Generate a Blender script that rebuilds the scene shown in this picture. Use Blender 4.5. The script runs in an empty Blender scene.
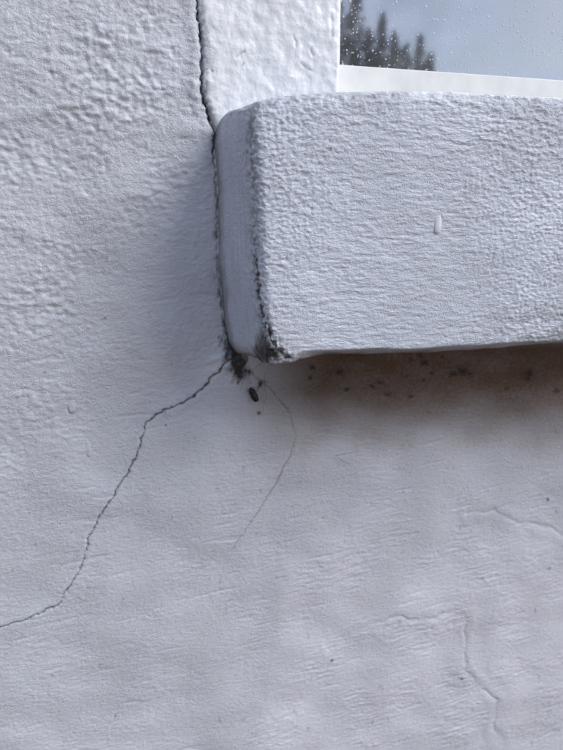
import bpy, bmesh, math, random
import numpy as np
from mathutils import Vector, Matrix

random.seed(7)
scene = bpy.context.scene
COL = scene.collection

# ------------------------------------------------------------------ camera
IMG_W, IMG_H, FPX = 563.0, 750.0, 542.0          # photograph size and focal length in its pixels
CAM_D, CAM_Z = 0.38, 1.06                        # metres in front of the wall, above the ground
YAW, PITCH = math.radians(13.6), math.radians(-15.4)
cam_data = bpy.data.cameras.new("camera")
cam = bpy.data.objects.new("camera", cam_data)
COL.objects.link(cam)
scene.camera = cam
cam.location = (0.0, -CAM_D, CAM_Z)
cam.rotation_euler = (math.radians(90) + PITCH, 0.0, -YAW)
cam_data.sensor_fit = 'VERTICAL'
cam_data.sensor_height = 36.0
cam_data.sensor_width = 36.0 * IMG_W / IMG_H
cam_data.lens = 36.0 * FPX / IMG_H
cam_data.clip_start = 0.01
cam_data.clip_end = 3000.0
cam_data.dof.use_dof = True
cam_data.dof.focus_distance = 0.345
cam_data.dof.aperture_fstop = 10.0

# ------------------------------------------------------------------ light and exposure
SUN_EL = math.radians(41.0)
SUN_AZ_X, SUN_AZ_Y = 0.845, -0.535                 # horizontal direction towards the sun (right, in front of the wall)
h_len = math.hypot(SUN_AZ_X, SUN_AZ_Y)
to_sun = Vector((SUN_AZ_X / h_len * math.cos(SUN_EL), SUN_AZ_Y / h_len * math.cos(SUN_EL), math.sin(SUN_EL)))
SKY_STRENGTH = 0.10
world = bpy.data.worlds.new("World")
scene.world = world
world.use_nodes = True
wn, wl = world.node_tree.nodes, world.node_tree.links
wn.clear()
w_out = wn.new('ShaderNodeOutputWorld')
w_bg = wn.new('ShaderNodeBackground')
w_bg.inputs['Strength'].default_value = SKY_STRENGTH
w_sky = wn.new('ShaderNodeTexSky')
w_sky.sky_type = 'NISHITA'
w_sky.sun_disc = False
w_sky.sun_elevation = SUN_EL
w_sky.sun_rotation = math.atan2(to_sun.x, to_sun.y)
w_sky.air_density = 1.0
w_sky.dust_density = 1.5
# broken cloud spread over the whole sky
w_tc = wn.new('ShaderNodeTexCoord')
w_map = wn.new('ShaderNodeMapping'); w_map.inputs['Scale'].default_value = (1.0, 1.0, 1.8); w_map.inputs['Location'].default_value = (1.7, 0.9, 0.4)
w_noise = wn.new('ShaderNodeTexNoise')
w_noise.inputs['Scale'].default_value = 6.5; w_noise.inputs['Detail'].default_value = 6.0
w_noise.inputs['Roughness'].default_value = 0.55
w_ramp = wn.new('ShaderNodeValToRGB')
w_ramp.color_ramp.elements[0].position = 0.43; w_ramp.color_ramp.elements[0].color = (0.0, 0.0, 0.0, 1)
w_ramp.color_ramp.elements[1].position = 0.60; w_ramp.color_ramp.elements[1].color = (0.9, 0.9, 0.9, 1)
w_mix = wn.new('ShaderNodeMixRGB')
w_mix.inputs['Color2'].default_value = (6.8, 7.8, 9.9, 1)
wl.new(w_tc.outputs['Generated'], w_map.inputs['Vector'])
wl.new(w_map.outputs['Vector'], w_noise.inputs['Vector'])
wl.new(w_noise.outputs['Fac'], w_ramp.inputs['Fac'])
wl.new(w_ramp.outputs['Color'], w_mix.inputs['Fac'])
wl.new(w_sky.outputs['Color'], w_mix.inputs['Color1'])
wl.new(w_mix.outputs['Color'], w_bg.inputs['Color'])
wl.new(w_bg.outputs['Background'], w_out.inputs['Surface'])

sun_data = bpy.data.lights.new("sun", 'SUN')
sun_data.energy = 2.6
sun_data.angle = math.radians(40.0)
sun_data.color = (1.0, 0.97, 0.935)
sun = bpy.data.objects.new("sun", sun_data)
COL.objects.link(sun)
sun.rotation_euler = to_sun.to_track_quat('Z', 'Y').to_euler()
sun.location = (3, -4, 5)

scene.view_settings.view_transform = 'Standard'
scene.view_settings.look = 'None'
scene.view_settings.exposure = 0.22
scene.view_settings.gamma = 1.0
scene.view_settings.use_curve_mapping = False

# ------------------------------------------------------------------ pixel <-> place
cR = np.array(cam.rotation_euler.to_matrix())
cO = np.array([0.0, -CAM_D, CAM_Z])

def ray(px, py):
    d = np.array([(px - IMG_W / 2) / FPX, -(py - IMG_H / 2) / FPX, -1.0])
    return cR @ d

def at(px, py, y):                                # point where that pixel's ray meets the plane y = const
    d = ray(px, py)
    return cO + d * ((y - cO[1]) / d[1])

def to_px(X, Y, Z):                               # photograph pixel of points
    V = np.stack([X - cO[0], Y - cO[1], Z - cO[2]], -1) @ cR
    return IMG_W / 2 + FPX * V[..., 0] / -V[..., 2], IMG_H / 2 - FPX * V[..., 1] / -V[..., 2]

# ------------------------------------------------------------------ numpy noise
def _hash(ix, iy, iz, seed):
    h = (ix.astype(np.int64) * 374761393 + iy.astype(np.int64) * 668265263 + iz.astype(np.int64) * 2147483647 // 3
         + seed * 974634773) & 0xFFFFFFFF
    h = ((h ^ (h >> 13)) * 1274126177) & 0xFFFFFFFF
    h = ((h ^ (h >> 16)) * 2246822519) & 0xFFFFFFFF
    return ((h ^ (h >> 15)) & 0xFFFFFF) / float(0xFFFFFF)

def noise2(x, y, seed=0):                         # gradient noise, about -1..1
    x0, y0 = np.floor(x), np.floor(y)
    fx, fy = x - x0, y - y0
    u, v = fx * fx * fx * (fx * (fx * 6 - 15) + 10), fy * fy * fy * (fy * (fy * 6 - 15) + 10)
    z = np.zeros_like(x0)
    def g(i, j):
        a = _hash(x0 + i, y0 + j, z, seed) * 6.2831853
        return np.cos(a) * (fx - i) + np.sin(a) * (fy - j)
    return 1.5 * ((g(0, 0) * (1 - u) + g(1, 0) * u) * (1 - v) + (g(0, 1) * (1 - u) + g(1, 1) * u) * v)

def noise3(x, y, z, seed=0):                      # value-gradient mix in 3-D, about -1..1
    x0, y0, z0 = np.floor(x), np.floor(y), np.floor(z)
    fx, fy, fz = x - x0, y - y0, z - z0
    s = lambda t: t * t * t * (t * (t * 6 - 15) + 10)
    u, v, w = s(fx), s(fy), s(fz)
    def g(i, j, k):
        a = _hash(x0 + i, y0 + j, z0 + k, seed) * 6.2831853
        c = _hash(x0 + i, y0 + j, z0 + k, seed + 57) * 2 - 1
        r = np.sqrt(np.maximum(0, 1 - c * c))
        return r * np.cos(a) * (fx - i) + r * np.sin(a) * (fy - j) + c * (fz - k)
    a = (g(0, 0, 0) * (1 - u) + g(1, 0, 0) * u) * (1 - v) + (g(0, 1, 0) * (1 - u) + g(1, 1, 0) * u) * v
    b = (g(0, 0, 1) * (1 - u) + g(1, 0, 1) * u) * (1 - v) + (g(0, 1, 1) * (1 - u) + g(1, 1, 1) * u) * v
    return 1.5 * (a * (1 - w) + b * w)

def sstep(a, b, x):
    t = np.clip((x - a) / (b - a), 0, 1)
    return t * t * (3 - 2 * t)

def blob(px, py, cx, cy, rx, ry):
    return np.exp(-((px - cx) / rx) ** 2 - ((py - cy) / ry) ** 2)

def poly_dist(px, py, pts, widths=None):
    """distance to a polyline, the signed side, and the fraction along it"""
    best = np.full(px.shape, 1e9); side = np.zeros(px.shape); frac = np.zeros(px.shape)
    n = len(pts) - 1
    for i in range(n):
        (ax, ay), (bx, by) = pts[i], pts[i + 1]
        dx, dy = bx - ax, by - ay
        L2 = dx * dx + dy * dy
        t = np.clip(((px - ax) * dx + (py - ay) * dy) / L2, 0, 1)
        qx, qy = px - ax - t * dx, py - ay - t * dy
        d = np.hypot(qx, qy)
        m = d < best
        best = np.where(m, d, best)
        side = np.where(m, np.sign(dx * (py - ay) - dy * (px - ax)), side)
        frac = np.where(m, (i + t) / n, frac)
    return best, side, frac

# ------------------------------------------------------------------ mesh helpers
def tag(o, label=None, cat=None, group=None, kind=None):
    if label: o["label"] = label
    if cat: o["category"] = cat
    if group: o["group"] = group
    if kind: o["kind"] = kind
    return o

def empty(name, loc):
    o = bpy.data.objects.new(name, None)
    o.empty_display_size = 0.05
    o.location = loc
    COL.objects.link(o)
    return o

def link(name, me, mat, parent=None, smooth=True):
    o = bpy.data.objects.new(name, me)
    COL.objects.link(o)
    if mat and not me.materials:
        me.materials.append(mat)
    if parent:
        o.parent = parent
        o.matrix_parent_inverse = Matrix.Translation(-parent.location)
    if smooth:
        me.polygons.foreach_set('use_smooth', np.ones(len(me.polygons), dtype=bool))
    return o

def np_mesh(name, V, Q, attrs=None):
    me = bpy.data.meshes.new(name)
    V = np.ascontiguousarray(V, dtype=np.float32); Q = np.ascontiguousarray(Q, dtype=np.int32)
    k = Q.shape[1]
    me.vertices.add(len(V)); me.vertices.foreach_set('co', V.ravel())
    me.loops.add(Q.size); me.loops.foreach_set('vertex_index', Q.ravel())
    me.polygons.add(len(Q))
    me.polygons.foreach_set('loop_start', np.arange(len(Q), dtype=np.int32) * k)
    me.polygons.foreach_set('loop_total', np.full(len(Q), k, dtype=np.int32))
    me.update(calc_edges=True)
    for nm, a in (attrs or {}).items():
        at_ = me.attributes.new(nm, 'FLOAT', 'POINT')
        at_.data.foreach_set('value', np.ascontiguousarray(a, dtype=np.float32))
    return me

def grid_quads(nu, nv, flip=False):
    i = np.arange(nu * nv).reshape(nu, nv)
    q = np.stack([i[:-1, :-1], i[1:, :-1], i[1:, 1:], i[:-1, 1:]], -1).reshape(-1, 4)
    return q[:, ::-1] if flip else q

def axis(fine0, fine1, step, lo, hi, grow=1.25, cap=0.12):
    a = list(np.arange(fine0, fine1 + step * 0.5, step))
    s, v = step, a[-1]
    while v < hi - 1e-6:
        s = min(s * grow, cap); v = min(hi, v + s); a.append(v)
    s, v, b = step, a[0], []
    while v > lo + 1e-6:
        s = min(s * grow, cap); v = max(lo, v - s); b.append(v)
    return np.array(b[::-1] + a)

def box_bm(bm, x0, x1, y0, y1, z0, z1, bev=0.0, seg=2):
    vs = [bm.verts.new(p) for p in ((x0, y0, z0), (x1, y0, z0), (x1, y1, z0), (x0, y1, z0), (x0, y0, z1), (x1, y0, z1), (x1, y1, z1), (x0, y1, z1))]
    fs = [bm.faces.new([vs[i] for i in f]) for f in ((0, 1, 5, 4), (1, 2, 6, 5), (2, 3, 7, 6), (3, 0, 4, 7), (4, 5, 6, 7), (3, 2, 1, 0))]
    if bev:
        es = list({e for f in fs for e in f.edges})
        bmesh.ops.bevel(bm, geom=es, offset=bev, segments=seg, profile=0.6, affect='EDGES')

def bm_obj(name, bm, mat, parent=None, smooth=False):
    me = bpy.data.meshes.new(name)
    bm.normal_update(); bm.to_mesh(me); bm.free()
    return link(name, me, mat, parent, smooth)

# ------------------------------------------------------------------ materials
def mat_new(name):
    m = bpy.data.materials.new(name); m.use_nodes = True
    nt = m.node_tree
    return m, nt.nodes, nt.links, nt.nodes['Principled BSDF']

def N(nodes, kind, **kw):
    n = nodes.new(kind)
    for k, v in kw.items():
        if k in n.inputs: n.inputs[k].default_value = v
        else: setattr(n, k, v)
    return n

def mix_rgb(nodes, links, fac, a, b):
    n = nodes.new('ShaderNodeMixRGB')
    for sock, v in (('Fac', fac), ('Color1', a), ('Color2', b)):
        if isinstance(v, bpy.types.NodeSocket): links.new(v, n.inputs[sock])
        else: n.inputs[sock].default_value = v
    return n.outputs['Color']

def paint_material(name, base, base2, rough=0.6, strokes=(60, 60, 500), bump=0.00012, grain=0.00006, spec=0.35):
    """old white masonry paint: slight mottling, brushed fine relief, grime and brown staining with painted shade from attributes"""
    m, n, l, p = mat_new(name)
    tc = N(n, 'ShaderNodeTexCoord')
    big = N(n, 'ShaderNodeTexNoise', Scale=14.0, Detail=5.0, Roughness=0.6)
    l.new(tc.outputs['Object'], big.inputs['Vector'])
    ramp = N(n, 'ShaderNodeMapRange'); ramp.inputs['From Min'].default_value = 0.35; ramp.inputs['From Max'].default_value = 0.68
    l.new(big.outputs['Fac'], ramp.inputs['Value'])
    c = mix_rgb(n, l, ramp.outputs['Result'], (*base, 1), (*base2, 1))
    sp = N(n, 'ShaderNodeTexNoise', Scale=420.0, Detail=2.0)
    l.new(tc.outputs['Object'], sp.inputs['Vector'])
    spm = N(n, 'ShaderNodeMapRange'); spm.inputs['From Min'].default_value = 0.60; spm.inputs['From Max'].default_value = 0.80
    spm.inputs['To Max'].default_value = 0.16
    l.new(sp.outputs['Fac'], spm.inputs['Value'])
    c = mix_rgb(n, l, spm.outputs['Result'], c, (0.36, 0.35, 0.35, 1))
    a = N(n, 'ShaderNodeAttribute', attribute_name='patch')
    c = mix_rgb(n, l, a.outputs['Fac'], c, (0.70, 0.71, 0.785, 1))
    for nm, colr in (("stain_shade", (0.14, 0.084, 0.048, 1)), ("moss", (0.12, 0.115, 0.085, 1)), ("dirt", (0.014, 0.013, 0.014, 1))):
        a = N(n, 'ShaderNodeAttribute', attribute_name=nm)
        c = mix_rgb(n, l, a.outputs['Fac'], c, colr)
    l.new(c, p.inputs['Base Color'])
    p.inputs['Roughness'].default_value = rough
    p.inputs['Specular IOR Level'].default_value = spec
    mp = N(n, 'ShaderNodeMapping'); mp.inputs['Rotation'].default_value = (0, math.radians(-5), 0); mp.inputs['Scale'].default_value = strokes
    l.new(tc.outputs['Object'], mp.inputs['Vector'])
    st = N(n, 'ShaderNodeTexNoise', Scale=1.0, Detail=3.0, Roughness=0.6)
    l.new(mp.outputs['Vector'], st.inputs['Vector'])
    b1 = N(n, 'ShaderNodeBump', Strength=1.0, Distance=bump)
    l.new(st.outputs['Fac'], b1.inputs['Height'])
    gr = N(n, 'ShaderNodeTexNoise', Scale=620.0, Detail=4.0, Roughness=0.62, Distortion=0.4)
    l.new(tc.outputs['Object'], gr.inputs['Vector'])
    sub = N(n, 'ShaderNodeMath', operation='SUBTRACT'); sub.inputs[1].default_value = 0.5
    l.new(gr.outputs['Fac'], sub.inputs[0])
    ab = N(n, 'ShaderNodeMath', operation='ABSOLUTE'); l.new(sub.outputs[0], ab.inputs[0])
    pm = N(n, 'ShaderNodeTexNoise', Scale=15.0, Detail=3.0); l.new(tc.outputs['Object'], pm.inputs['Vector'])
    pr = N(n, 'ShaderNodeMapRange'); pr.inputs['From Min'].default_value = 0.36; pr.inputs['From Max'].default_value = 0.62
    pr.inputs['To Min'].default_value = -0.45; pr.inputs['To Max'].default_value = -1.75
    l.new(pm.outputs['Fac'], pr.inputs['Value'])
    mu = N(n, 'ShaderNodeMath', operation='MULTIPLY'); l.new(ab.outputs[0], mu.inputs[0]); l.new(pr.outputs['Result'], mu.inputs[1])
    b2 = N(n, 'ShaderNodeBump', Strength=1.0, Distance=grain)
    l.new(mu.outputs[0], b2.inputs['Height']); l.new(b1.outputs['Normal'], b2.inputs['Normal'])
    l.new(b2.outputs['Normal'], p.inputs['Normal'])
    return m

M_WALL = paint_material('painted_render', (0.632, 0.662, 0.728), (0.57, 0.588, 0.64), 0.38, strokes=(220, 220, 420), bump=0.0006, grain=0.0009)
M_SILL = paint_material('painted_concrete', (0.615, 0.66, 0.755), (0.56, 0.602, 0.69), 0.34, strokes=(150, 150, 430), bump=0.0011, grain=0.0009)
M_JAMB = paint_material('thick_gloss_paint', (0.82, 0.84, 0.88), (0.77, 0.79, 0.83), 0.36, strokes=(150, 150, 150), bump=0.0006, grain=0.00014, spec=0.5)

def plain(name, colr, rough=0.6, spec=0.4, scale=300.0, bump=0.0):
    m, n, l, p = mat_new(name)
    tc = N(n, 'ShaderNodeTexCoord')
    no = N(n, 'ShaderNodeTexNoise', Scale=scale, Detail=4.0)
    l.new(tc.outputs['Object'], no.inputs['Vector'])
    c = mix_rgb(n, l, no.outputs['Fac'], (*[v * 0.8 for v in colr], 1), (*[min(1, v * 1.15) for v in colr], 1))
    l.new(c, p.inputs['Base Color'])
    p.inputs['Roughness'].default_value = rough; p.inputs['Specular IOR Level'].default_value = spec
    if bump:
        b = N(n, 'ShaderNodeBump', Strength=1.0, Distance=bump)
        l.new(no.outputs['Fac'], b.inputs['Height']); l.new(b.outputs['Normal'], p.inputs['Normal'])
    return m

M_FRAME = plain('white_frame_paint', (0.82, 0.82, 0.80), 0.35, 0.5, 60.0)
M_DRIP = plain('paint_bead', (0.68, 0.71, 0.78), 0.2, 0.5, 200.0)
M_BUG = plain('black_shell', (0.010, 0.009, 0.009), 0.35, 0.5, 900.0)
M_BUG2 = plain('worn_shell', (0.055, 0.05, 0.048), 0.4, 0.5, 900.0)
M_DIRT = plain('grime', (0.030, 0.026, 0.024), 0.9, 0.1, 900.0)
M_WEB = plain('dusty_thread', (0.22, 0.20, 0.19), 0.8, 0.2, 900.0)
M_GROUND = plain('damp_earth', (0.13, 0.078, 0.046), 0.95, 0.1, 2.0)
M_ROOM = plain('room_plaster', (0.16, 0.16, 0.17), 0.8, 0.2, 3.0)
M_BARK = plain('bark', (0.07, 0.05, 0.035), 0.9, 0.1, 8.0)
M_NEEDLE = plain('needles', (0.042, 0.062, 0.040), 0.8, 0.2, 1.5)

m, n, l, p = mat_new('coated_glass')
n.remove(p)
tr = N(n, 'ShaderNodeBsdfTransparent'); gl = N(n, 'ShaderNodeBsdfGlossy', Roughness=0.04)
gl.inputs['Color'].default_value = (0.93, 0.95, 1.0, 1)
mx = n.new('ShaderNodeMixShader'); mx.inputs['Fac'].default_value = 0.58
l.new(tr.outputs[0], mx.inputs[1]); l.new(gl.outputs[0], mx.inputs[2])
film = N(n, 'ShaderNodeBsdfDiffuse'); film.inputs['Color'].default_value = (0.6, 0.62, 0.64, 1)      # a thin film of dried dirt
fn = N(n, 'ShaderNodeTexNoise', Scale=40.0, Detail=5.0); ftc = N(n, 'ShaderNodeTexCoord'); l.new(ftc.outputs['Object'], fn.inputs['Vector'])
fm = N(n, 'ShaderNodeMapRange'); fm.inputs['From Min'].default_value = 0.3; fm.inputs['From Max'].default_value = 0.75; fm.inputs['To Min'].default_value = 0.05; fm.inputs['To Max'].default_value = 0.17
l.new(fn.outputs['Fac'], fm.inputs['Value'])
mx2 = n.new('ShaderNodeMixShader'); l.new(fm.outputs['Result'], mx2.inputs['Fac']); l.new(mx.outputs[0], mx2.inputs[1]); l.new(film.outputs[0], mx2.inputs[2])
l.new(mx2.outputs[0], n['Material Output'].inputs['Surface'])
M_GLASS = m
m, n, l, p = mat_new('dried_rain_spot')
p.inputs['Base Color'].default_value = (0.72, 0.76, 0.82, 1); p.inputs['Roughness'].default_value = 0.4
tr = N(n, 'ShaderNodeBsdfTransparent'); mx = n.new('ShaderNodeMixShader'); mx.inputs['Fac'].default_value = 0.62
l.new(tr.outputs[0], mx.inputs[1]); l.new(p.outputs[0], mx.inputs[2]); l.new(mx.outputs[0], n['Material Output'].inputs['Surface'])
M_DROP = m

# ================================================================== THE SETTING
bm = bmesh.new()
gx = [-400, -60, -20, -8, -3, 0, 3, 8, 20, 60, 400]
vs = [[bm.verts.new((x, y, 0.0 + 0.03 * math.sin(x * 1.7 + y) * (1 if abs(x) > 4 and y < -3 else 0))) for y in [-800, -200, -60, -20, -8, -3, 0, 3, 8, 60]] for x in gx]
for i in range(len(gx) - 1):
    for j in range(9):
        bm.faces.new((vs[i][j], vs[i + 1][j], vs[i + 1][j + 1], vs[i][j + 1]))
tag(bm_obj('ground', bm, M_GROUND), kind='structure')

# ------------------------------------------------------------------ traced lines (photograph pixels)
GAP = [(196, -60), (197, 0), (198, 21), (202, 46), (201, 89), (206, 108), (211, 122), (216, 133), (213, 153), (215, 178), (217, 200), (217, 226), (218, 269), (222, 300), (224, 322), (228, 340), (236, 354)]
CRACK = [(238, 353), (224, 365), (213, 377), (203, 389), (187, 401), (170, 408), (155, 415), (146, 424), (142, 437), (139, 449), (128, 473), (118, 487), (109, 502), (96, 523), (88, 539), (84, 556), (80, 570), (69, 587), (56, 606), (32, 617), (0, 628), (-40, 641), (-90, 660)]
HAIR = [(248, 370), (267, 386), (288, 410), (296, 435), (288, 458), (274, 487), (256, 514), (237, 541), (231, 552)]
FLAKE_A = [(468, 514), (494, 510), (503, 515), (512, 522), (525, 524), (540, 525), (563, 535), (600, 541)]
FLAKE_B = [(330, 648), (365, 628), (400, 616), (424, 618), (445, 615), (464, 614), (467, 638), (463, 668), (478, 686), (496, 700), (494, 722), (503, 750), (506, 790)]
OLD_EDGE = [(283, 535), (284, 560), (281, 590), (272, 640), (262, 700)]
RIDGE = [(0, 118), (50, 112), (100, 96), (160, 92), (190, 86)]

SILL_P = 0.075                                    # how far the sill stands out
# ------------------------------------------------------------------ the wall
a00, a11 = at(0, 0, 0), at(563, 750, 0)
xl = min(at(0, 0, 0)[0], at(0, 750, 0)[0]) - 0.035
xr = max(at(563, 0, 0)[0], at(563, 750, 0)[0]) + 0.035
zb_, zt_ = at(563, 750, 0)[2] - 0.05, at(0, 0, 0)[2] + 0.06
WSTEP = 0.00078
wx = axis(xl, xr, WSTEP, -3.0, 3.2)
wz = axis(min(at(0, 750, 0)[2], at(563, 750, 0)[2]) - 0.03, max(at(0, 0, 0)[2], at(240, 0, 0)[2]) + 0.03, WSTEP, -0.02, 2.7)
X, Z = np.meshgrid(wx, wz, indexing='ij')
X = X.ravel(); Z = Z.ravel(); Y0 = np.zeros_like(X)
PX, PY = to_px(X, Y0, Z)
# slightly shaken pixel coordinates so that traced lines run naturally
def shake(px, py, s):
    return (px + 1.6 * noise2(px / 9, py / 9, s) + 1.2 * noise2(px / 3.7, py / 3.7, s + 1),
            py + 1.6 * noise2(px / 9, py / 9, s + 2) + 1.2 * noise2(px / 3.7, py / 3.7, s + 3))
H = np.zeros_like(X)
H += 0.0016 * noise2(X / 0.09, Z / 0.07, 1) + 0.0010 * noise2(X / 0.035, Z / 0.03, 2)
rotx, rotz = X * 0.995 + Z * 0.09, Z * 0.995 - X * 0.09           # trowel lines climb a little to the right
wob = 0.0025 * noise2(X / 0.03, Z / 0.03, 3)
upper = sstep(330, 90, PY) * sstep(290, 150, PX)                   # lumpy roughcast at the upper left
upper = np.maximum(upper, 0.75 * sstep(140, 30, PX + 0.2 * (PY - 350)) * sstep(520, 380, PY))
low = 1 - 0.6 * upper
lump = noise2(X / 0.0075, Z / 0.006, 4); lump2 = noise2(X / 0.0042, Z / 0.0034, 5)
warpx = X + 0.004 * noise2(X / 0.012, Z / 0.012, 41); warpz = Z + 0.004 * noise2(X / 0.012, Z / 0.012, 42)
lump3 = noise2((warpx + 0.25 * warpz) / 0.017, (warpz - 0.05 * warpx) / 0.010, 43)
umod = 0.45 + 0.9 * sstep(-.35, .45, noise2(X / .045, Z / .035, 45) + 0.5 * noise2(X / .015, Z / .012, 46))
H += (0.12 + 0.88 * upper) * umod * (0.00042 * lump + 0.00056 * lump2 + 0.0009 * np.abs(lump3) * (0.3 + 0.7 * sstep(-.2, .5, noise2(X / .03, Z / .03, 44))))
wr = 0.0022
sxw, szw = rotx + wr * noise2(X / 0.006, Z / 0.006, 61), rotz + wob + wr * noise2(X / 0.007, Z / 0.005, 62)
stroke = noise2(sxw / 0.013, szw / 0.0031, 6) + 0.6 * noise2(sxw / 0.007, szw / 0.0018, 7)
ca, sa = math.cos(0.9), math.sin(0.9)
stroke2 = noise2((sxw * ca + szw * sa) / 0.010, (szw * ca - sxw * sa) / 0.0024, 63)      # diagonal brush marks in places
crk = noise2(sxw / 0.0034, szw / 0.0024, 64)
smask = 0.2 + 0.95 * sstep(-0.3, 0.4, noise2(X / 0.05, Z / 0.04, 8))
H += 0.00021 * stroke * smask * (0.75 + 0.5 * sstep(420, 600, PY) * sstep(200, 320, PX))
H += 0.00022 * noise2(rotx / 0.024, (rotz + wob) / 0.0034, 67) * sstep(430, 560, PY) * sstep(180, 330, PX) * smask
H += 0.00020 * stroke2 * sstep(0.05, 0.5, noise2(X / 0.04, Z / 0.05, 65)) * sstep(330, 200, PX)
H += 0.00026 * (np.abs(crk) - 0.3) * (0.35 + 0.8 * sstep(380, 120, PX)) * (0.35 + 0.9 * sstep(-.3, .4, noise2(X / 0.028, Z / 0.024, 66)))
H += 0.00020 * noise2(X / 0.0019, Z / 0.0017, 9) * (0.5 + 0.7 * upper)
# trowel scrapes and small pits
sc = noise2(rotx / 0.05, rotz / 0.006, 10)
H += -0.00035 * sstep(0.45, 0.62, sc) * sstep(-.1, .3, noise2(X / .03, Z / .03, 11))
pit = noise2(X / 0.0065, Z / 0.0055, 12)
H += -0.0004 * sstep(0.62, 0.8, pit) * (0.4 + upper)
H += 0.0012 * blob(PX, PY, 158, 50, 12, 9) + 0.0014 * blob(PX, PY, 190, 128, 16, 10) + 0.0007 * blob(PX, PY, 70, 70, 12, 7)
H += 0.0006 * blob(PX, PY, 25, 232, 9, 8) + 0.0007 * blob(PX, PY, 140, 195, 20, 5)
d, s, f = poly_dist(*shake(PX, PY, 20), RIDGE); H += 0.0006 * np.exp(-(d / 6) ** 2)
dirt = np.zeros_like(X); stain_shade = np.zeros_like(X); moss = np.zeros_like(X)
# main crack
sx, sy = shake(PX, PY, 30)
d, s, f = poly_dist(sx, sy, CRACK)
wd = (1.5 - 0.75 * f) * (0.75 + 0.5 * noise2(PX / 14, PY / 14, 31))
g = np.exp(-(d / np.maximum(wd, 0.35)) ** 2)
H += -0.0016 * g + 0.00035 * np.exp(-((d - 4) / 3.5) ** 2) + 0.00045 * np.where(s > 0, 1, -0.2) * np.exp(-(d / 9) ** 2)
dirt = np.maximum(dirt, (0.95 - 0.35 * f) * np.exp(-(d / np.maximum(wd * 0.75, 0.5)) ** 2))
# hairline
hx, hy = shake(PX, PY, 34)
d, s, f = poly_dist(0.75 * hx + 0.25 * PX, 0.75 * hy + 0.25 * PY, HAIR)
fade = (1 - 0.8 * f) * (0.6 + 0.4 * sstep(-.4, .2, noise2(PX / 9, PY / 9, 36)))
H += -0.0005 * np.exp(-(d / 1.0) ** 2) * fade + 0.00015 * np.exp(-((d - 3) / 3) ** 2)
stain_shade = np.maximum(stain_shade, 0.85 * fade * np.exp(-(d / 0.75) ** 2)); dirt = np.maximum(dirt, 0.3 * fade * np.exp(-(d / 0.8) ** 2))
# lifted old paint layers: a small step with a shadow line
for pts, sd, wgt in ((FLAKE_A, 37, 1.0), (FLAKE_B, 38, 1.0), (OLD_EDGE, 39, 0.15)):
    ex, ey = PX + 3.5 * noise2(PX / 16, PY / 16, sd) + 0.4 * noise2(PX / 5, PY / 5, sd + 1), PY + 3.5 * noise2(PX / 16, PY / 16, sd + 2) + 0.4 * noise2(PX / 5, PY / 5, sd + 3)
    d, s, f = poly_dist(ex, ey, pts)
    vis = sstep(-0.6, 0.1, noise2(PX / 26, PY / 26, sd + 5)) * wgt
    H += vis * (0.00042 * np.exp(-((d - 6) / 5.0) ** 2) - 0.00042 * np.exp(-(d / 1.7) ** 2))
    dirt = np.maximum(dirt, 0.10 * vis * np.exp(-(d / 1.0) ** 2))
# gap along the jamb and the end of the sill
gx_, gy_ = PX + 1.6 * noise2(PX / 7, PY / 7, 50) + 0.8 * noise2(PX / 2.6, PY / 2.6, 55), PY
d, s, f = poly_dist(gx_, gy_, GAP)
gw = (1.15 + 1.3 * noise2(PX / 7, PY / 8, 51)) * (1 - 0.4 * sstep(140, 170, PY))
H += -(0.004 - 0.0030 * sstep(140, 170, PY)) * np.exp(-(d / np.maximum(gw, 0.5)) ** 2) + 0.0008 * np.exp(-((d - 7) / 5) ** 2) * sstep(180, 100, PY)
dirt = np.maximum(dirt, (0.95 - 0.45 * sstep(140, 170, PY) * sstep(340, 300, PY)) * np.exp(-(d / (0.95 + 0.6 * noise2(PX / 8, PY / 8, 52))) ** 2) * sstep(-.5, .25, noise2(PX / 15, PY / 15, 53)))
moss = np.maximum(moss, 0.7 * np.exp(-(d / 4.0) ** 2) * sstep(-.1, .5, noise2(PX / 6, PY / 10, 54)) * sstep(60, 200, PY))
moss = np.maximum(moss, 0.75 * np.exp(-(d / 3.0) ** 2) * sstep(-.2, .4, noise2(PX / 5, PY / 7, 56)) * sstep(70, 100, PY) * sstep(150, 130, PY))
# grime gathered at the sill's lower corner
cn = noise2(PX / 8, PY / 11, 60) + 0.7 * noise2(PX / 3.4, PY / 5, 61) + 0.4 * noise2(PX / 1.8, PY / 2.2, 62)
cw = blob(PX, PY, 232, 345, 11, 26) + 0.9 * blob(PX, PY, 242, 372, 9, 13) + 0.5 * blob(PX, PY, 262, 385, 9, 12)
dirt = np.maximum(dirt, 0.95 * sstep(0.22, 0.85, cw + 0.42 * cn - 0.08))
H += 0.0006 * sstep(0.4, 0.9, cw) * (0.4 + 0.6 * cn)
moss = np.maximum(moss, 0.4 * sstep(0.2, 0.8, cw))
# broken render flakes beside the crack's start
for (fx_, fy_, ang, ln, wdt) in ((219, 358, 0.35, 15, 2.6), (226, 366, 0.55, 12, 2.4), (232, 376, 1.2, 8, 2.0)):
    u_ = (PX - fx_) * math.cos(ang) - (PY - fy_) * math.sin(ang); v_ = (PX - fx_) * math.sin(ang) + (PY - fy_) * math.cos(ang)
    H += 0.0012 * np.exp(-(u_ / ln) ** 4 - (v_ / wdt) ** 2)
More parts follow.
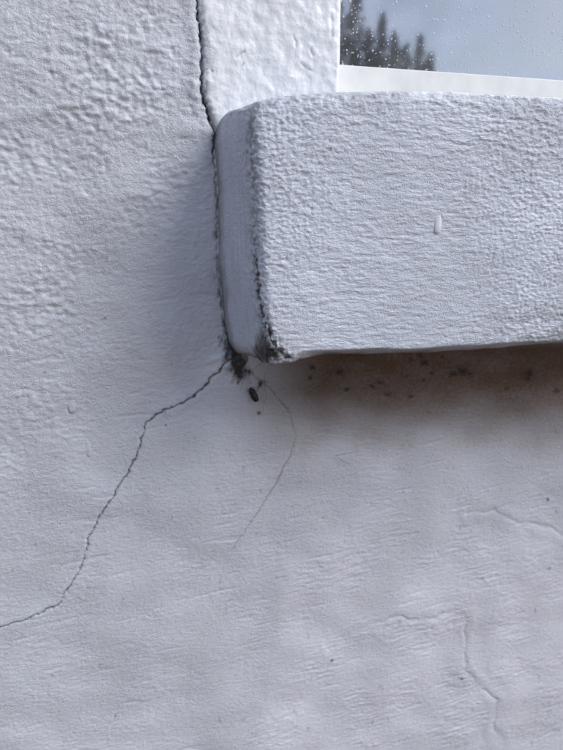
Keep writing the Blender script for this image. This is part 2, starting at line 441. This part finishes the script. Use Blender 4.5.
# brown mildew staining plus sill shade painted into the wall colour, with dark specks
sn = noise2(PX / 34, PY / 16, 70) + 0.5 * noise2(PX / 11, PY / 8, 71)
shade_band = sstep(478, 376, PY + 10 * noise2(PX / 40, PY / 30, 72)) * sstep(225, 335, PX + 0.3 * (PY - 370)) * sstep(330, 350, PY)
stain_shade = np.maximum(stain_shade, shade_band * np.clip(0.95 + 0.06 * sn + 0.08 * noise2(PX / 3.2, PY / 2.6, 73), 0, 1.0))
for k in range(26):
    rr = random.random()
    cx, cy = random.uniform(292, 600), 356 + 50 * rr * rr
    if k < 9: cx, cy = [(425, 362), (452, 374), (557, 390), (373, 386), (411, 396), (528, 373), (462, 370), (340, 372), (312, 368)][k]
    r_ = random.uniform(0.9, 2.6) if k > 8 else random.uniform(1.8, 4.2)
    bl = blob(PX + 2.0 * noise2(PX / 4, PY / 4, 80), PY + 2.0 * noise2(PX / 4, PY / 4, 81), cx, cy, r_ * 1.25, r_)
    dirt = np.maximum(dirt, 0.9 * bl); H += 0.0006 * bl
for cx, cy, r_ in ((332, 660, 1.5), (549, 500, 1.3), (462, 678, 1.2), (259, 413, 1.9), (45, 372, 1.0), (166, 425, 1.0), (105, 318, 1.0)):
    bl = blob(PX, PY, cx, cy, r_, r_); dirt = np.maximum(dirt, 0.95 * bl); H += 0.0004 * bl
# faint rain streaks of grime over the lower wall
streak = sstep(0.15, 0.8, noise2(X / 0.02, Z / 0.16, 90) + 0.4 * noise2(X / 0.006, Z / 0.05, 91))
moss = np.maximum(moss, 0.025 * streak)
dirt = np.maximum(dirt, 0.30 * sstep(0.72, 0.9, noise2(X / 0.0031, Z / 0.0027, 92)) * sstep(0.1, .5, noise2(X / 0.03, Z / 0.03, 93)))

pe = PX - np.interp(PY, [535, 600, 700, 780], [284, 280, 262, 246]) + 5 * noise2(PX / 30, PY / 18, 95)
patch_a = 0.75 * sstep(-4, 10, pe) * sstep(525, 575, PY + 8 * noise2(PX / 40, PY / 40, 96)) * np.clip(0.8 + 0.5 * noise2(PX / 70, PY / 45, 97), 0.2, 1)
V = np.stack([X, -H, Z], -1)
Q = grid_quads(len(wx), len(wz))
# the opening for the window and the sill's seat (edges lie hidden behind jamb and sill)
jamb_l, jamb_r = at(199, 40, 0)[0], at(341, 30, 0)[0]
sill_top_wall = at(218, 125, 0)[2]
WIN_X0, WIN_X1 = jamb_l + 0.03, jamb_l + 1.16
WIN_Z0, WIN_Z1 = sill_top_wall - 0.035, sill_top_wall + 1.05
qc = V[Q].mean(1)
inside = (qc[:, 0] > WIN_X0) & (qc[:, 0] < WIN_X1) & (qc[:, 2] > WIN_Z0) & (qc[:, 2] < WIN_Z1)
Q = Q[~inside]
wall_me = np_mesh('house_wall', V, Q, {'patch': patch_a, 'dirt': dirt, 'stain_shade': stain_shade, 'moss': moss})
wall = empty('house_wall', (0.0, 0.0, 0.0))
tag(wall, "white painted rendered house wall with a long dark crack running down from the sill", "wall")
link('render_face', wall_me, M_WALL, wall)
bm = bmesh.new()                                   # the masonry behind the render
for x0, x1, z0, z1 in ((-3, WIN_X0 - 0.002, -0.02, 2.7), (WIN_X1 + 0.002, 3.2, -0.02, 2.7), (WIN_X0, WIN_X1, -0.02, WIN_Z0 - 0.002), (WIN_X0, WIN_X1, WIN_Z1 + 0.002, 2.7)):
    box_bm(bm, x0, x1, 0.008, 0.24, z0, z1)
bm_obj('masonry', bm, M_WALL, wall)

# ------------------------------------------------------------------ the sill
xs_wall_t, xs_wall_b = at(218, 128, 0), at(238, 353, 0)
xs_fr_t, xs_fr_b = at(250, 118, -SILL_P), at(266, 345, -SILL_P)
top_px = [(252, 109), (260, 101.5), (275, 97), (300, 93.5), (340, 90.5), (400, 89), (470, 90.5), (563, 95), (640, 100)]
bot_px = [(256, 352), (262, 361), (271, 367), (286, 367), (302, 362), (340, 358.5), (400, 356.5), (450, 355.5), (500, 352), (563, 347), (640, 340)]
tp = np.array([at(a, b, -SILL_P) for a, b in top_px]); bp = np.array([at(a, b, -SILL_P) for a, b in bot_px])
SX0, SX1 = xs_fr_t[0], WIN_X1 + 0.14
SZ0, SZ1 = bp[:, 2].mean(), tp[:, 2].mean()
R_ = 0.0065
SST = 0.00062
vis_r = at(600, 220, -SILL_P)[0]
ax_x = axis(SX0, vis_r, SST, SX0, SX1, cap=0.05)
ax_y = np.append(np.arange(-SILL_P, 0.0, SST), [0.004, 0.02, 0.05])
ax_z = np.linspace(SZ0, SZ1, int((SZ1 - SZ0) / SST) + 1)
def patch(u, v, fn, flip):
    A, B = np.meshgrid(u, v, indexing='ij')
    return fn(A.ravel(), B.ravel()), grid_quads(len(u), len(v), flip)
parts = [
    patch(ax_x, ax_z, lambda a, b: np.stack([a, np.full_like(a, -SILL_P), b], -1), False),
    patch(ax_y, ax_z, lambda a, b: np.stack([np.full_like(a, SX0), a, b], -1), True),
    patch(ax_y, ax_z, lambda a, b: np.stack([np.full_like(a, SX1), a, b], -1), False),
    patch(ax_x, ax_y, lambda a, b: np.stack([a, b, np.full_like(a, SZ1)], -1), False),
    patch(ax_x, ax_y, lambda a, b: np.stack([a, b, np.full_like(a, SZ0)], -1), True)]
off, VV, QQ = 0, [], []
for v_, q_ in parts:
    VV.append(v_); QQ.append(q_ + off); off += len(v_)
V = np.concatenate(VV); Q = np.concatenate(QQ)
key = np.round(V * 1e6).astype(np.int64)
_, first, inv = np.unique(key, axis=0, return_index=True, return_inverse=True)
V = V[first]; Q = inv.reshape(-1)[Q]
# round the box
lo = np.array([SX0 + R_, -SILL_P + R_, SZ0 + R_]); hi = np.array([SX1 - R_, 0.08, SZ1 - R_])
C = np.clip(V, lo, hi)
D = V - C; L = np.linalg.norm(D, axis=1, keepdims=True)
NRM = D / np.maximum(L, 1e-9)
V = C + NRM * R_
V0 = V.copy()
# bend it to the hand-made outline: splayed end, humped top, sagging underside
ty = np.clip((V[:, 1] + SILL_P) / SILL_P, 0, 1)              # 0 front .. 1 wall
tz = (V[:, 2] - SZ0) / (SZ1 - SZ0)
xe_front = xs_fr_b[0] + (xs_fr_t[0] - xs_fr_b[0]) * tz
gq = np.array([at(a, b, 0) for a, b in GAP[6:]])[::-1]
xe_wall = np.interp(xs_wall_b[2] + (xs_wall_t[2] - xs_wall_b[2]) * tz, gq[:, 2], gq[:, 0]) + 0.0008
shift = (xe_front * (1 - ty) + xe_wall * ty) - SX0
xx = V[:, 0] + shift * np.exp(-np.maximum(0, V[:, 0] - SX0) / 0.06)
ztop = np.interp(xx, tp[:, 0], tp[:, 2]); zbot = np.interp(xx, bp[:, 0], bp[:, 2])
ztop_w = np.interp(xx, [xs_wall_t[0], xs_wall_t[0] + 0.05], [at(218, 119, 0)[2], tp[3:, 2].mean() - 0.002])
zbot_w = np.interp(xx, [xs_wall_b[0], xs_wall_b[0] + 0.05], [xs_wall_b[2] - 0.002, bp[4:, 2].mean() + 0.001])
zt2 = ztop * (1 - ty) + ztop_w * ty + 0.004 * 4 * ty * (1 - ty) * np.exp(-np.maximum(0, xx - xs_wall_t[0]) / 0.03); zb2 = zbot * (1 - ty) + zbot_w * ty
V = np.stack([xx, V[:, 1], zb2 + (zt2 - zb2) * tz], -1)
# chamfered drip edge along the bottom
V[:, 1] += np.where(V[:, 1] < -0.03, 1, 0) * 0.0055 * sstep(0.0062, 0.0015, V[:, 2] - zb2 + 0.0012 * np.sin(xx * 90) * np.cos(xx * 37)) * sstep(0.02, 0.05, xx - SX0)
# surface relief
PX, PY = to_px(V[:, 0], V[:, 1], V[:, 2])
x, y, z = V[:, 0], V[:, 1], V[:, 2]
front = sstep(0.3, 0.8, -NRM[:, 1]); endf = sstep(0.3, 0.8, -NRM[:, 0])
rough_l = blob(PX, PY, 275, 190, 62, 120) * 1.1 + 0.6 * sstep(150, 100, PY)
rough_r = sstep(430, 520, PX + 25 * noise3(x / .03, y / .03, z / .03, 100)) * (0.8 + 0.3 * noise3(x / .02, y / .02, z / .02, 101))
rgh = np.clip(np.maximum(rough_l, rough_r) + 0.35 * noise3(x / .015, y / .015, z / .015, 102), 0.06, 1.0) * (0.6 + 0.4 * front)
st1 = noise3(x / 0.0034, y / 0.0034, z / 0.0024, 103); st2 = noise3(x / 0.0019, y / 0.0019, z / 0.0015, 104)
h = 0.00075 * noise3(x / 0.05, y / 0.05, z / 0.04, 105) + 0.0004 * noise3(x / 0.02, y / 0.02, z / 0.016, 106)
h += rgh * (0.00034 * (1 - 1.6 * np.abs(st1)) + 0.00042 * st2 + 0.00034 * noise3(x / 0.0027, y / 0.0027, z / 0.0020, 137) - 0.0004 * sstep(0.35, 0.75, noise3(x / 0.0030, y / 0.0030, z / 0.0022, 138)))
zz = z - 0.03 * (x - SX0) * 0 + 0.0012 * noise3(x / .02, y / .02, z / .02, 107)
h += 0.00022 * (1.0 - 0.5 * rgh) * (0.3 + 0.7 * front) * (noise3(x / 0.0065, y / 0.0065, zz / 0.0016, 108) + 0.7 * noise3(x / 0.012, y / 0.012, zz / 0.0029, 109))
h += 0.00010 * noise3(x / 0.0014, y / 0.0014, z / 0.0013, 110)
for pts, amp, w_ in (([(345, 120), (375, 124), (400, 132), (425, 134), (455, 143), (480, 138), (520, 150), (563, 160)], 0.00022, 1.5),
                     ([(440, 96), (490, 110), (530, 118), (563, 128), (600, 135)], 0.0002, 3.0), ([(470, 190), (500, 172), (563, 150)], 0.0002, 3.0)):
    ex, ey = PX + 3 * noise2(PX / 12, PY / 12, 111), PY + 3 * noise2(PX / 12, PY / 12, 112) + 1.5 * noise2(PX / 4, PY / 4, 113)
    d, s, f = poly_dist(ex, ey, pts); h += front * amp * (np.exp(-(d / w_) ** 2) - 0.8 * np.where(s > 0, 1, 0) * np.exp(-((d - w_) / w_) ** 2))
dirt = np.zeros_like(x); stain_shade = np.zeros_like(x); moss = np.zeros_like(x)
# worn, grimy arris at the left end
EDGE = [(252, 105), (250, 130), (252, 170), (254, 205), (254, 250), (257, 285), (261, 310), (268, 330), (276, 346), (288, 358)]
ex, ey = PX + 2.2 * noise2(PX / 6, PY / 6, 120) + 1.3 * noise2(PX / 2.6, PY / 2.6, 121), PY
d, s, f = poly_dist(ex, ey, EDGE)
ed_n = noise2(PX / 4, PY / 9, 122) + 0.6 * noise2(PX / 2.2, PY / 3, 123)
lowpart = sstep(228, 262, PY); corner = sstep(300, 345, PY)
dirt = np.maximum(dirt, np.clip(np.exp(-(d / (1.3 + 1.5 * corner)) ** 2) * sstep(-0.8, 0.2, ed_n + 0.2 * corner) * lowpart * 0.9, 0, 1))
moss = np.maximum(moss, 0.5 * np.exp(-(d / (4 + 9 * corner)) ** 2) * sstep(-.3, .5, ed_n + .3) * lowpart)
h += 0.0011 * np.exp(-(d / 9) ** 2) * (noise3(x / .0035, y / .0035, z / .0028, 131) + 0.6 * noise3(x / .0018, y / .0018, z / .0016, 132)) * sstep(110, 140, PY)
h += -0.0011 * np.exp(-(d / 2.2) ** 2) * sstep(-0.3, 0.5, ed_n) * (0.35 + 0.65 * lowpart)
h += -0.0007 * np.exp(-(d / 8) ** 2) * sstep(0.0, 0.5, noise2(PX / 7, PY / 7, 124)) * sstep(260, 130, PY)
cw = blob(PX, PY, 268, 355, 18, 10) + blob(PX, PY, 262, 338, 8, 16) * 0.7
cn = noise3(x / .006, y / .006, z / .009, 125) + 0.5 * noise3(x / .0026, y / .0026, z / .0034, 126)
seam = np.exp(-(noise3(x / .0055, y / .0055, z / .010, 133) / 0.13) ** 2)
dirt = np.maximum(dirt, 0.9 * sstep(0.42, 1.05, cw + 0.5 * cn)); dirt = np.maximum(dirt, 0.75 * seam * sstep(0.3, 0.8, cw)); moss = np.maximum(moss, 0.85 * sstep(0.2, 0.75, cw + 0.2 * cn))
h += sstep(0.3, 0.9, cw) * (0.0012 * cn - 0.0007 * seam)
# grey weathering along the drip edge and behind the end
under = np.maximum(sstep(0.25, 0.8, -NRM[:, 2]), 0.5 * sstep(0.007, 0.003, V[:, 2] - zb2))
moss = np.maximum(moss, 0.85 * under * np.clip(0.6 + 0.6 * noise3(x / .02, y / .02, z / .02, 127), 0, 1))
stain_shade = np.maximum(stain_shade, 0.75 * sstep(0.7, 0.98, -NRM[:, 2]))
moss = np.maximum(moss, 0.48 * front * sstep(0.1, 0.8, noise3(x / .02, y / .02, z / .008, 134) + 0.5 * noise3(x / .004, y / .004, z / .003, 135) + 0.5) * sstep(430, 550, PX) * sstep(285, 340, PY)) * 1.0
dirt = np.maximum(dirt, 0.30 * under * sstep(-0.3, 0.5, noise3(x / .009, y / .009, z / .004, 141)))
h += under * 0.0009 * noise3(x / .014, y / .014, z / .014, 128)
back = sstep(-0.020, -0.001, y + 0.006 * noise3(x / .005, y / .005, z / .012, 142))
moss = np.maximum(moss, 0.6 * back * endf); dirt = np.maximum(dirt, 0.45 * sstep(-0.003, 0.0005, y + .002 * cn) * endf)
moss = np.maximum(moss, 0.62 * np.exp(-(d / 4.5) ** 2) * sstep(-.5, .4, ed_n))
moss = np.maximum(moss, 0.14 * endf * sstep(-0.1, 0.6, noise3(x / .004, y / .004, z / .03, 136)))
topm = sstep(0.15, 0.6, NRM[:, 2]); topl = np.exp(-((NRM[:, 2] - 0.55) / 0.3) ** 2)
dirt = np.maximum(dirt, 0.45 * topl * sstep(0.1, 0.6, noise3(x / .0035, y / .0035, z / .0035, 139) + 0.5 * noise3(x / .012, y / .012, z / .012, 140)))
moss = np.maximum(moss, 0.5 * topm * np.clip(0.5 + noise3(x / .006, y / .006, z / .006, 129), 0, 1))
dirt = np.maximum(dirt, 0.35 * sstep(0.55, 0.8, noise3(x / .0035, y / .0035, z / .003, 130)) * np.clip(rgh, 0, 1) * 0.5)
V = V + NRM * h[:, None]
sill_me = np_mesh('sill_block', V, Q, {'dirt': dirt, 'stain_shade': stain_shade, 'moss': moss})
sill = empty('window_sill', (SX0, -SILL_P / 2, SZ0))
tag(sill, "thick white painted concrete window sill with rounded grimy lower left corner", "window sill")
sill_block = link('sill_block', sill_me, M_SILL, sill)

# ------------------------------------------------------------------ beads of run paint
def drip(name, parent, p, length, width, depth, mat, top_thin=0.5):
    bm = bmesh.new()
    nu, nv = 14, 12
    rows = []
    for i in range(nu + 1):
        t = i / nu
        zc = length * (0.5 - t)
        prof = math.sin(math.pi * min(1.0, max(0.0, t)) ** (0.9)) ** 0.28 if 0 < t < 1 else 0.02
        bulge = top_thin + (1 - top_thin) * t ** 1.5
        rows.append([bm.verts.new((math.cos(a) * width / 2 * prof * (0.8 + 0.2 * bulge) + 0.08 * width * math.sin(t * 3), -math.sin(a) * depth * prof * bulge, zc)) for a in [math.pi * j / nv for j in range(nv + 1)]])
    for i in range(nu):
        for j in range(nv):
            bm.faces.new((rows[i][j], rows[i + 1][j], rows[i + 1][j + 1], rows[i][j + 1]))
    bmesh.ops.recalc_face_normals(bm, faces=bm.faces)
    o = bm_obj(name, bm, mat, parent, True)
    o.location = tuple(p)
    return o
q = at(437.5, 223.5, -SILL_P); drip('paint_drip', sill, (q[0], -SILL_P + 0.0004, q[2]), 0.0125, 0.0055, 0.0014, M_DRIP, 0.5)
q = at(71, 404, 0); drip('paint_drip', wall, (q[0], 0.0002, q[2]), 0.014, 0.0062, 0.0015, M_WALL, 0.15)
q = at(88, 449, 0); drip('paint_drip', wall, (q[0], 0.0002, q[2]), 0.013, 0.0042, 0.0015, M_WALL, 0.2)

# ------------------------------------------------------------------ the window
win = empty('window', (WIN_X0, 0.05, WIN_Z0))
tag(win, "white framed window above the sill with rain specked glass reflecting trees and sky", "window")
# left jamb: thick lumpy paint, its left edge following the gap
jz0, jz1 = sill_top_wall - 0.03, WIN_Z1
jz = axis(at(250, 140, 0)[2], at(250, -25, 0)[2], 0.0007, jz0, jz1, cap=0.04)
gpts = np.array([at(a, b, 0) for a, b in GAP[:10]])
order = np.argsort(gpts[:, 2])
jl = np.interp(jz, gpts[order, 2], gpts[order, 0]) + 0.0009 + 0.0008 * noise2(jz / 0.006, jz * 0 + 3.3, 140) + 0.0006 * noise2(jz / 0.0022, jz * 0 + 5.3, 151)
jr = np.full_like(jz, jamb_r) + 0.0004 * noise2(jz / 0.02, jz * 0 + 1.3, 141)
uu = np.linspace(0, 1, 150)
back_t = np.array([0.006, 0.02, 0.05, 0.075])
nU = len(uu) + 1 + len(back_t)
JX = np.zeros((nU, len(jz))); JY = np.zeros_like(JX)
JX[0] = jl + 0.0004; JY[0] = 0.012
XX = jl[None] + (jr - jl)[None] * uu[:, None]
ZZ = np.broadcast_to(jz[None], XX.shape)
dl, dr = XX - jl[None], jr[None] - XX
re = 0.0042
roundl = np.where(dl < re, re - np.sqrt(np.maximum(0, re * re - (re - np.minimum(dl, re)) ** 2)), 0)
re2 = 0.0035
roundr = np.where(dr < re2, re2 - np.sqrt(np.maximum(0, re2 * re2 - (re2 - np.minimum(dr, re2)) ** 2)), 0)
hh = 0.0009 * noise2(XX / 0.03, ZZ / 0.035, 142) + 0.0005 * noise2(XX / 0.010, ZZ / 0.011, 143) + 0.00028 * noise2(XX / 0.0048, ZZ / 0.005, 144) + 0.00010 * noise2(XX / 0.002, ZZ / 0.002, 145)
wq = XX + 0.003 * noise2(XX / .008, ZZ / .008, 146)
hh += 0.0003 * sstep(0.3, 0.7, noise2(wq / 0.012, ZZ / 0.02, 147)) * sstep(0.05, .5, noise2(XX / .04, ZZ / .04, 148))
jpx, jpy = to_px(XX, 0 * XX, ZZ)
jwx, jwy = jpx + 1.2 * noise2(jpx / 5, jpy / 5, 149), jpy + 1.0 * noise2(jpx / 4, jpy / 4, 153)
d = np.full_like(jpx, 1e3)
for pts in ([(293, 36), (296, 47)], [(300, 63), (304, 67), (310, 71)], [(310, 50), (313, 56)], [(331, 16), (331, 38)], [(236, 58), (243, 52)]):
    d = np.minimum(d, poly_dist(jwx, jwy, pts)[0])
hh += -0.00035 * np.exp(-(d / 1.1) ** 2) + 0.00012 * np.exp(-((d - 3.5) / 2.5) ** 2)
JX[1:1 + len(uu)] = XX; JY[1:1 + len(uu)] = -0.0012 - hh + roundl + roundr
for k, b_ in enumerate(back_t):
    JX[1 + len(uu) + k] = jr; JY[1 + len(uu) + k] = b_
JZ = np.broadcast_to(jz[None], JX.shape)
jd = np.zeros_like(JX); jd[1:1 + len(uu)] = 0.55 * np.exp(-(dl / 0.0010) ** 2) * sstep(-.2, .5, noise2(XX / .004, ZZ / .012, 150)) + 0.25 * np.exp(-(d / 0.9) ** 2)
jd[0] = 0.9
js = np.zeros_like(JX); js[1:1 + len(uu)] = 0.55 * np.exp(-((dl - 0.0012) / 0.0014) ** 2) * sstep(0.0, .4, noise2(XX / .004, ZZ / .009, 152))
me = np_mesh('jamb', np.stack([JX.ravel(), JY.ravel(), JZ.ravel()], -1), grid_quads(nU, len(jz)), {'dirt': jd.ravel(), 'stain_shade': js.ravel(), 'moss': 0 * jd.ravel()})
link('jamb', me, M_JAMB, win)
FR_Y, GL_Y = 0.034, 0.044
rail_z = at(430, 71.0, FR_Y)[2]
RX = WIN_X1 - 0.06
def frame_part(name, *a, bev=0.0004):
    bm = bmesh.new(); box_bm(bm, *a, bev=bev); bm_obj(name, bm, M_FRAME, win, False)
frame_part('jamb', RX, WIN_X1 + 0.03, -0.002, 0.075, jz0, jz1)
frame_part('head', jamb_l, WIN_X1 + 0.03, -0.004, 0.075, WIN_Z1, WIN_Z1 + 0.06)
frame_part('bottom_rail', jamb_r + 0.0005, RX - 0.0005, FR_Y, 0.075, sill_top_wall - 0.03, rail_z)
frame_part('top_rail', jamb_r + 0.0005, RX - 0.0005, FR_Y, 0.075, WIN_Z1 - 0.05, WIN_Z1 - 0.0005)
bm = bmesh.new(); box_bm(bm, jamb_r - 0.0, RX, GL_Y, GL_Y + 0.004, rail_z - 0.006, WIN_Z1 - 0.04)
# only the outer face mirrors: a single sheet keeps the reflection clean
bm.free(); bm = bmesh.new()
bm.faces.new([bm.verts.new(p_) for p_ in ((jamb_r, GL_Y, rail_z - 0.006), (RX, GL_Y, rail_z - 0.006), (RX, GL_Y, WIN_Z1 - 0.045), (jamb_r, GL_Y, WIN_Z1 - 0.045))])
bm_obj('glass_pane', bm, M_GLASS, win)
# rain specks on the glass
dv, dq = [], []
rng = random.Random(3)
def drop(cx, cz, r):
    b0 = len(dv); sg = 8
    for ring, (rr, dd) in enumerate(((1.0, 0.0), (0.72, 0.38), (0.3, 0.55))):
        for k in range(sg):
            a = 2 * math.pi * k / sg
            dv.append((cx + r * rr * math.cos(a), GL_Y - 0.0002 - 0.5 * r * dd, cz + r * rr * math.sin(a) * 1.1))
    for ring in range(2):
        for k in range(sg):
            a_, b_ = b0 + ring * sg + k, b0 + ring * sg + (k + 1) % sg
            dq.append((a_, b_, b_ + sg, a_ + sg))
    dq.append(tuple(b0 + 2 * sg + k for k in (0, 2, 4, 6)))
zt_vis = at(450, -60, GL_Y)[2]; xr_vis = at(640, 40, GL_Y)[0]
for k in range(2600):
    drop(rng.uniform(jamb_r + 0.004, xr_vis), rng.uniform(rail_z + 0.001, zt_vis), 0.00014 + 0.00045 * rng.random() ** 3)
for k in range(110):
    drop(rng.uniform(jamb_r + 0.004, xr_vis), rng.uniform(rail_z + 0.001, zt_vis), rng.uniform(0.0005, 0.0009))
for k in range(700):
    drop(rng.uniform(jamb_r + 0.004, RX - 0.01), rng.uniform(rail_z + 0.002, WIN_Z1 - 0.06), 0.0002 + 0.0005 * rng.random() ** 4)
me = np_mesh('rain_drops', np.array(dv), np.array(dq))
tag(link('rain_drops', me, M_DROP, win), kind='stuff')
# dim room behind the glass
bm = bmesh.new()
box_bm(bm, WIN_X0 - 0.6, WIN_X1 + 0.6, 0.25, 3.2, 0.0, 2.65)
fr = [f_ for f_ in bm.faces if all(abs(v_.co.y - 0.25) < 1e-4 for v_ in f_.verts)]
bmesh.ops.delete(bm, geom=fr, context='FACES')
bmesh.ops.reverse_faces(bm, faces=bm.faces)
tag(bm_obj('room_interior', bm, M_ROOM), kind='structure')

# ------------------------------------------------------------------ the insect below the corner
q = at(253, 394, 0)
bug = empty('insect', (q[0], 0.0, q[2]))
tag(bug, "tiny black elongated insect clinging to the wall below the sill corner", "insect")
ax = math.radians(24)
def bug_pt(u, v, w):                               # u along the body (down), v across, w off the wall
    return (q[0] + u * math.sin(ax) + v * math.cos(ax), -0.0012 - w, q[2] - u * math.cos(ax) + v * math.sin(ax))
def ellipsoid(name, parent, c, ru, rv, rw, mat, nu=14, nv=12, pinch=0.0):
    bm = bmesh.new(); rows = []
    for i in range(nu + 1):
        t = math.pi * i / nu
        rad = max(0.02, math.sin(t) ** 0.6)
        rad *= 1 - pinch * 0.5 * (1 + math.cos(6 * t))
        rows.append([bm.verts.new(bug_pt(c[0] - ru * math.cos(t), c[1] + rv * rad * math.cos(2 * math.pi * j / nv), c[2] + rw * rad * math.sin(2 * math.pi * j / nv))) for j in range(nv)])
    for i in range(nu):
        for j in range(nv):
            bm.faces.new((rows[i][j], rows[i][(j + 1) % nv], rows[i + 1][(j + 1) % nv], rows[i + 1][j]))
    bmesh.ops.recalc_face_normals(bm, faces=bm.faces)
    return bm_obj(name, bm, mat, parent, True)
ellipsoid('abdomen', bug, (0.0016, 0, 0.0012), 0.0042, 0.0026, 0.0018, M_BUG, pinch=0.10)
ellipsoid('thorax', bug, (-0.0026, 0, 0.0012), 0.0021, 0.0025, 0.0017, M_BUG)
ellipsoid('head', bug, (-0.0048, 0, 0.0011), 0.0013, 0.0016, 0.0013, M_BUG)
ellipsoid('wing_case', bug, (-0.0016, 0.0004, 0.0022), 0.0014, 0.0005, 0.0007, M_BUG2)
ellipsoid('wing_case', bug, (0.0024, 0.0005, 0.0023), 0.0016, 0.0005, 0.0007, M_BUG2)

def tube(name, pts, r, mat, parent=None, seg=5):
    bm = bmesh.new(); rings = []
    for i, pnt in enumerate(pts):
        pnt = Vector(pnt)
        t = (Vector(pts[min(i + 1, len(pts) - 1)]) - Vector(pts[max(i - 1, 0)])).normalized()
        a = t.orthogonal().normalized(); b = t.cross(a)
        rr = r * (1 - 0.5 * i / len(pts))
        rings.append([bm.verts.new(pnt + a * rr * math.cos(2 * math.pi * k / seg) + b * rr * math.sin(2 * math.pi * k / seg)) for k in range(seg)])
    for i in range(len(rings) - 1):
        for k in range(seg):
            bm.faces.new((rings[i][k], rings[i][(k + 1) % seg], rings[i + 1][(k + 1) % seg], rings[i + 1][k]))
    bmesh.ops.recalc_face_normals(bm, faces=bm.faces)
    return bm_obj(name, bm, mat, parent, True)
for sgn in (-1, 1):
    for u0, du in ((-0.0034, -0.0014), (-0.0018, 0.0003), (-0.0006, 0.0018)):
        tube('leg', [bug_pt(u0, sgn * 0.0014, 0.0008), bug_pt(u0 + du * 0.5, sgn * 0.0024, 0.0011), bug_pt(u0 + du, sgn * 0.0031, -0.0004)], 0.00025, M_BUG, bug)

# ------------------------------------------------------------------ dusty threads and a fibre stuck to the wall
web = empty('cobweb', tuple(at(245, 372, 0)))
tag(web, "wisps of dusty cobweb hanging at the grimy lower corner of the sill", "cobweb")
for pts in ([(268, 366, -.012), (264, 380, -.006), (266, 396, -.003), (262, 415, -.0015)], [(243, 366, -.004), (244, 378, -.003), (240, 392, -.0015)],
            [(250, 368, -.006), (258, 378, -.004), (268, 388, -.0015)], [(224, 330, -.001), (222, 342, -.003), (231, 352, -.003)], [(262, 362, -.02), (252, 371, -.008), (246, 388, -.0015)]):
    P_ = [at(a, b, c) for a, b, c in pts]
    fine = []
    for i in range(len(P_) - 1):
        for t in np.linspace(0, 1, 5)[:-1]:
            fine.append(tuple(P_[i] * (1 - t) + P_[i + 1] * t + np.array([1, 0, 0]) * 0.0005 * math.sin(7 * (i + t))))
    fine.append(tuple(P_[-1]))
    tube('thread', fine, 0.00014, M_WEB, web)
fib = [tuple(at(a, b, -0.0016)) for a, b in ((336, 455), (341, 460), (346, 463), (350, 463.5))]
tag(tube('fibre', fib, 0.0002, M_WEB), "short dark curved bristle stuck on the wall under the sill", "bristle")

# ------------------------------------------------------------------ trees across the garden, seen mirrored in the glass
def mirrored(px, dist):
    g = at(px, 60, GL_Y); d_ = ray(px, 60); d_ = np.array([d_[0], -d_[1], 0.0]); d_ /= np.linalg.norm(d_)
    return g + d_ * dist, g
def conifer(px, py_top, dist, width, seed, label):
    base, g = mirrored(px, dist)
    dr_ = ray(px, py_top); el = dr_[2] / math.hypot(dr_[0], dr_[1])
    hgt = g[2] + el * dist
    rg = random.Random(seed)
    t = empty('conifer_tree', (base[0], base[1], 0.0))
    tag(t, label, "tree", "conifers across the garden mirrored in the glass")
    bm = bmesh.new(); rings = []
    for i in range(9):
        f_ = i / 8; r = 0.20 * (1 - f_) + 0.02
        rings.append([bm.verts.new((0.06 * math.sin(5 * f_) + r * math.cos(k * math.pi / 4), r * math.sin(k * math.pi / 4), hgt * 0.985 * f_ - 0.1)) for k in range(8)])
    for i in range(8):
        for k in range(8):
            bm.faces.new((rings[i][k], rings[i][(k + 1) % 8], rings[i + 1][(k + 1) % 8], rings[i + 1][k]))
    tr_ = bm_obj('trunk', bm, M_BARK, t, True); tr_.matrix_parent_inverse = Matrix()
    vv, qq = [], []
    nb = 190
    for b_ in range(nb):
        f_ = 0.08 + 0.92 * (b_ / nb) ** 0.9
        zc = hgt * f_
        ln = width * (1 - f_) ** 0.72 * rg.uniform(0.55, 1.15) + 0.10
        a = rg.uniform(0, 2 * math.pi); droop = rg.uniform(-0.35, 0.05)
        dirv = np.array([math.cos(a), math.sin(a), droop]); sidev = np.array([-math.sin(a), math.cos(a), 0])
        nl = int(9 + ln * 14)
        for k in range(nl):
            s_ = rg.uniform(0.1, 1.0)
            c_ = np.array([0, 0, zc]) + dirv * ln * s_ + sidev * rg.gauss(0, 0.10 * ln + 0.04) + np.array([0, 0, rg.gauss(0, 0.08)])
            d1 = dirv * rg.uniform(0.10, 0.24) + sidev * rg.gauss(0, 0.10) + np.array([0, 0, rg.uniform(-0.12, 0.06)])
            d2 = sidev * rg.uniform(0.04, 0.10) + np.array([0, 0, rg.gauss(0, 0.06)])
            i0 = len(vv)
            vv += [c_ - d1 * .5, c_ + d2, c_ + d1 * .6, c_ - d2]; qq.append((i0, i0 + 1, i0 + 2, i0 + 3))
    me = np_mesh('crown', np.array(vv), np.array(qq))
    c_o = link('crown', me, M_NEEDLE, t, False); c_o.matrix_parent_inverse = Matrix()
TREES = [(333, -40, 36, 2.9, "tall dark conifer mirrored at the glass edge, half hidden by the jamb"),
         (354, -16, 34, 2.3, "tallest whole conifer mirrored in the glass, nearest the jamb"),
         (368, 28, 36, 2.2, "low bushy conifer mirrored between two taller conifer spires"),
         (380, 13, 37, 1.7, "second tall conifer spire mirrored in the glass beside the tallest"),
         (394, 32, 35, 2.0, "middle conifer of mirrored row, with a blunt top"),
         (406, 44, 39, 2.0, "short conifer mirrored just left of the last slim spire"),
         (419, 35, 36, 1.4, "last slim conifer spire mirrored before open sky"),
         (430, 53, 38, 1.6, "lowest conifer mirrored at the right end of the tree row")]
for i, (a, b, c, w_, lab) in enumerate(TREES):
    conifer(a, b, c, w_, 20 + i, lab)
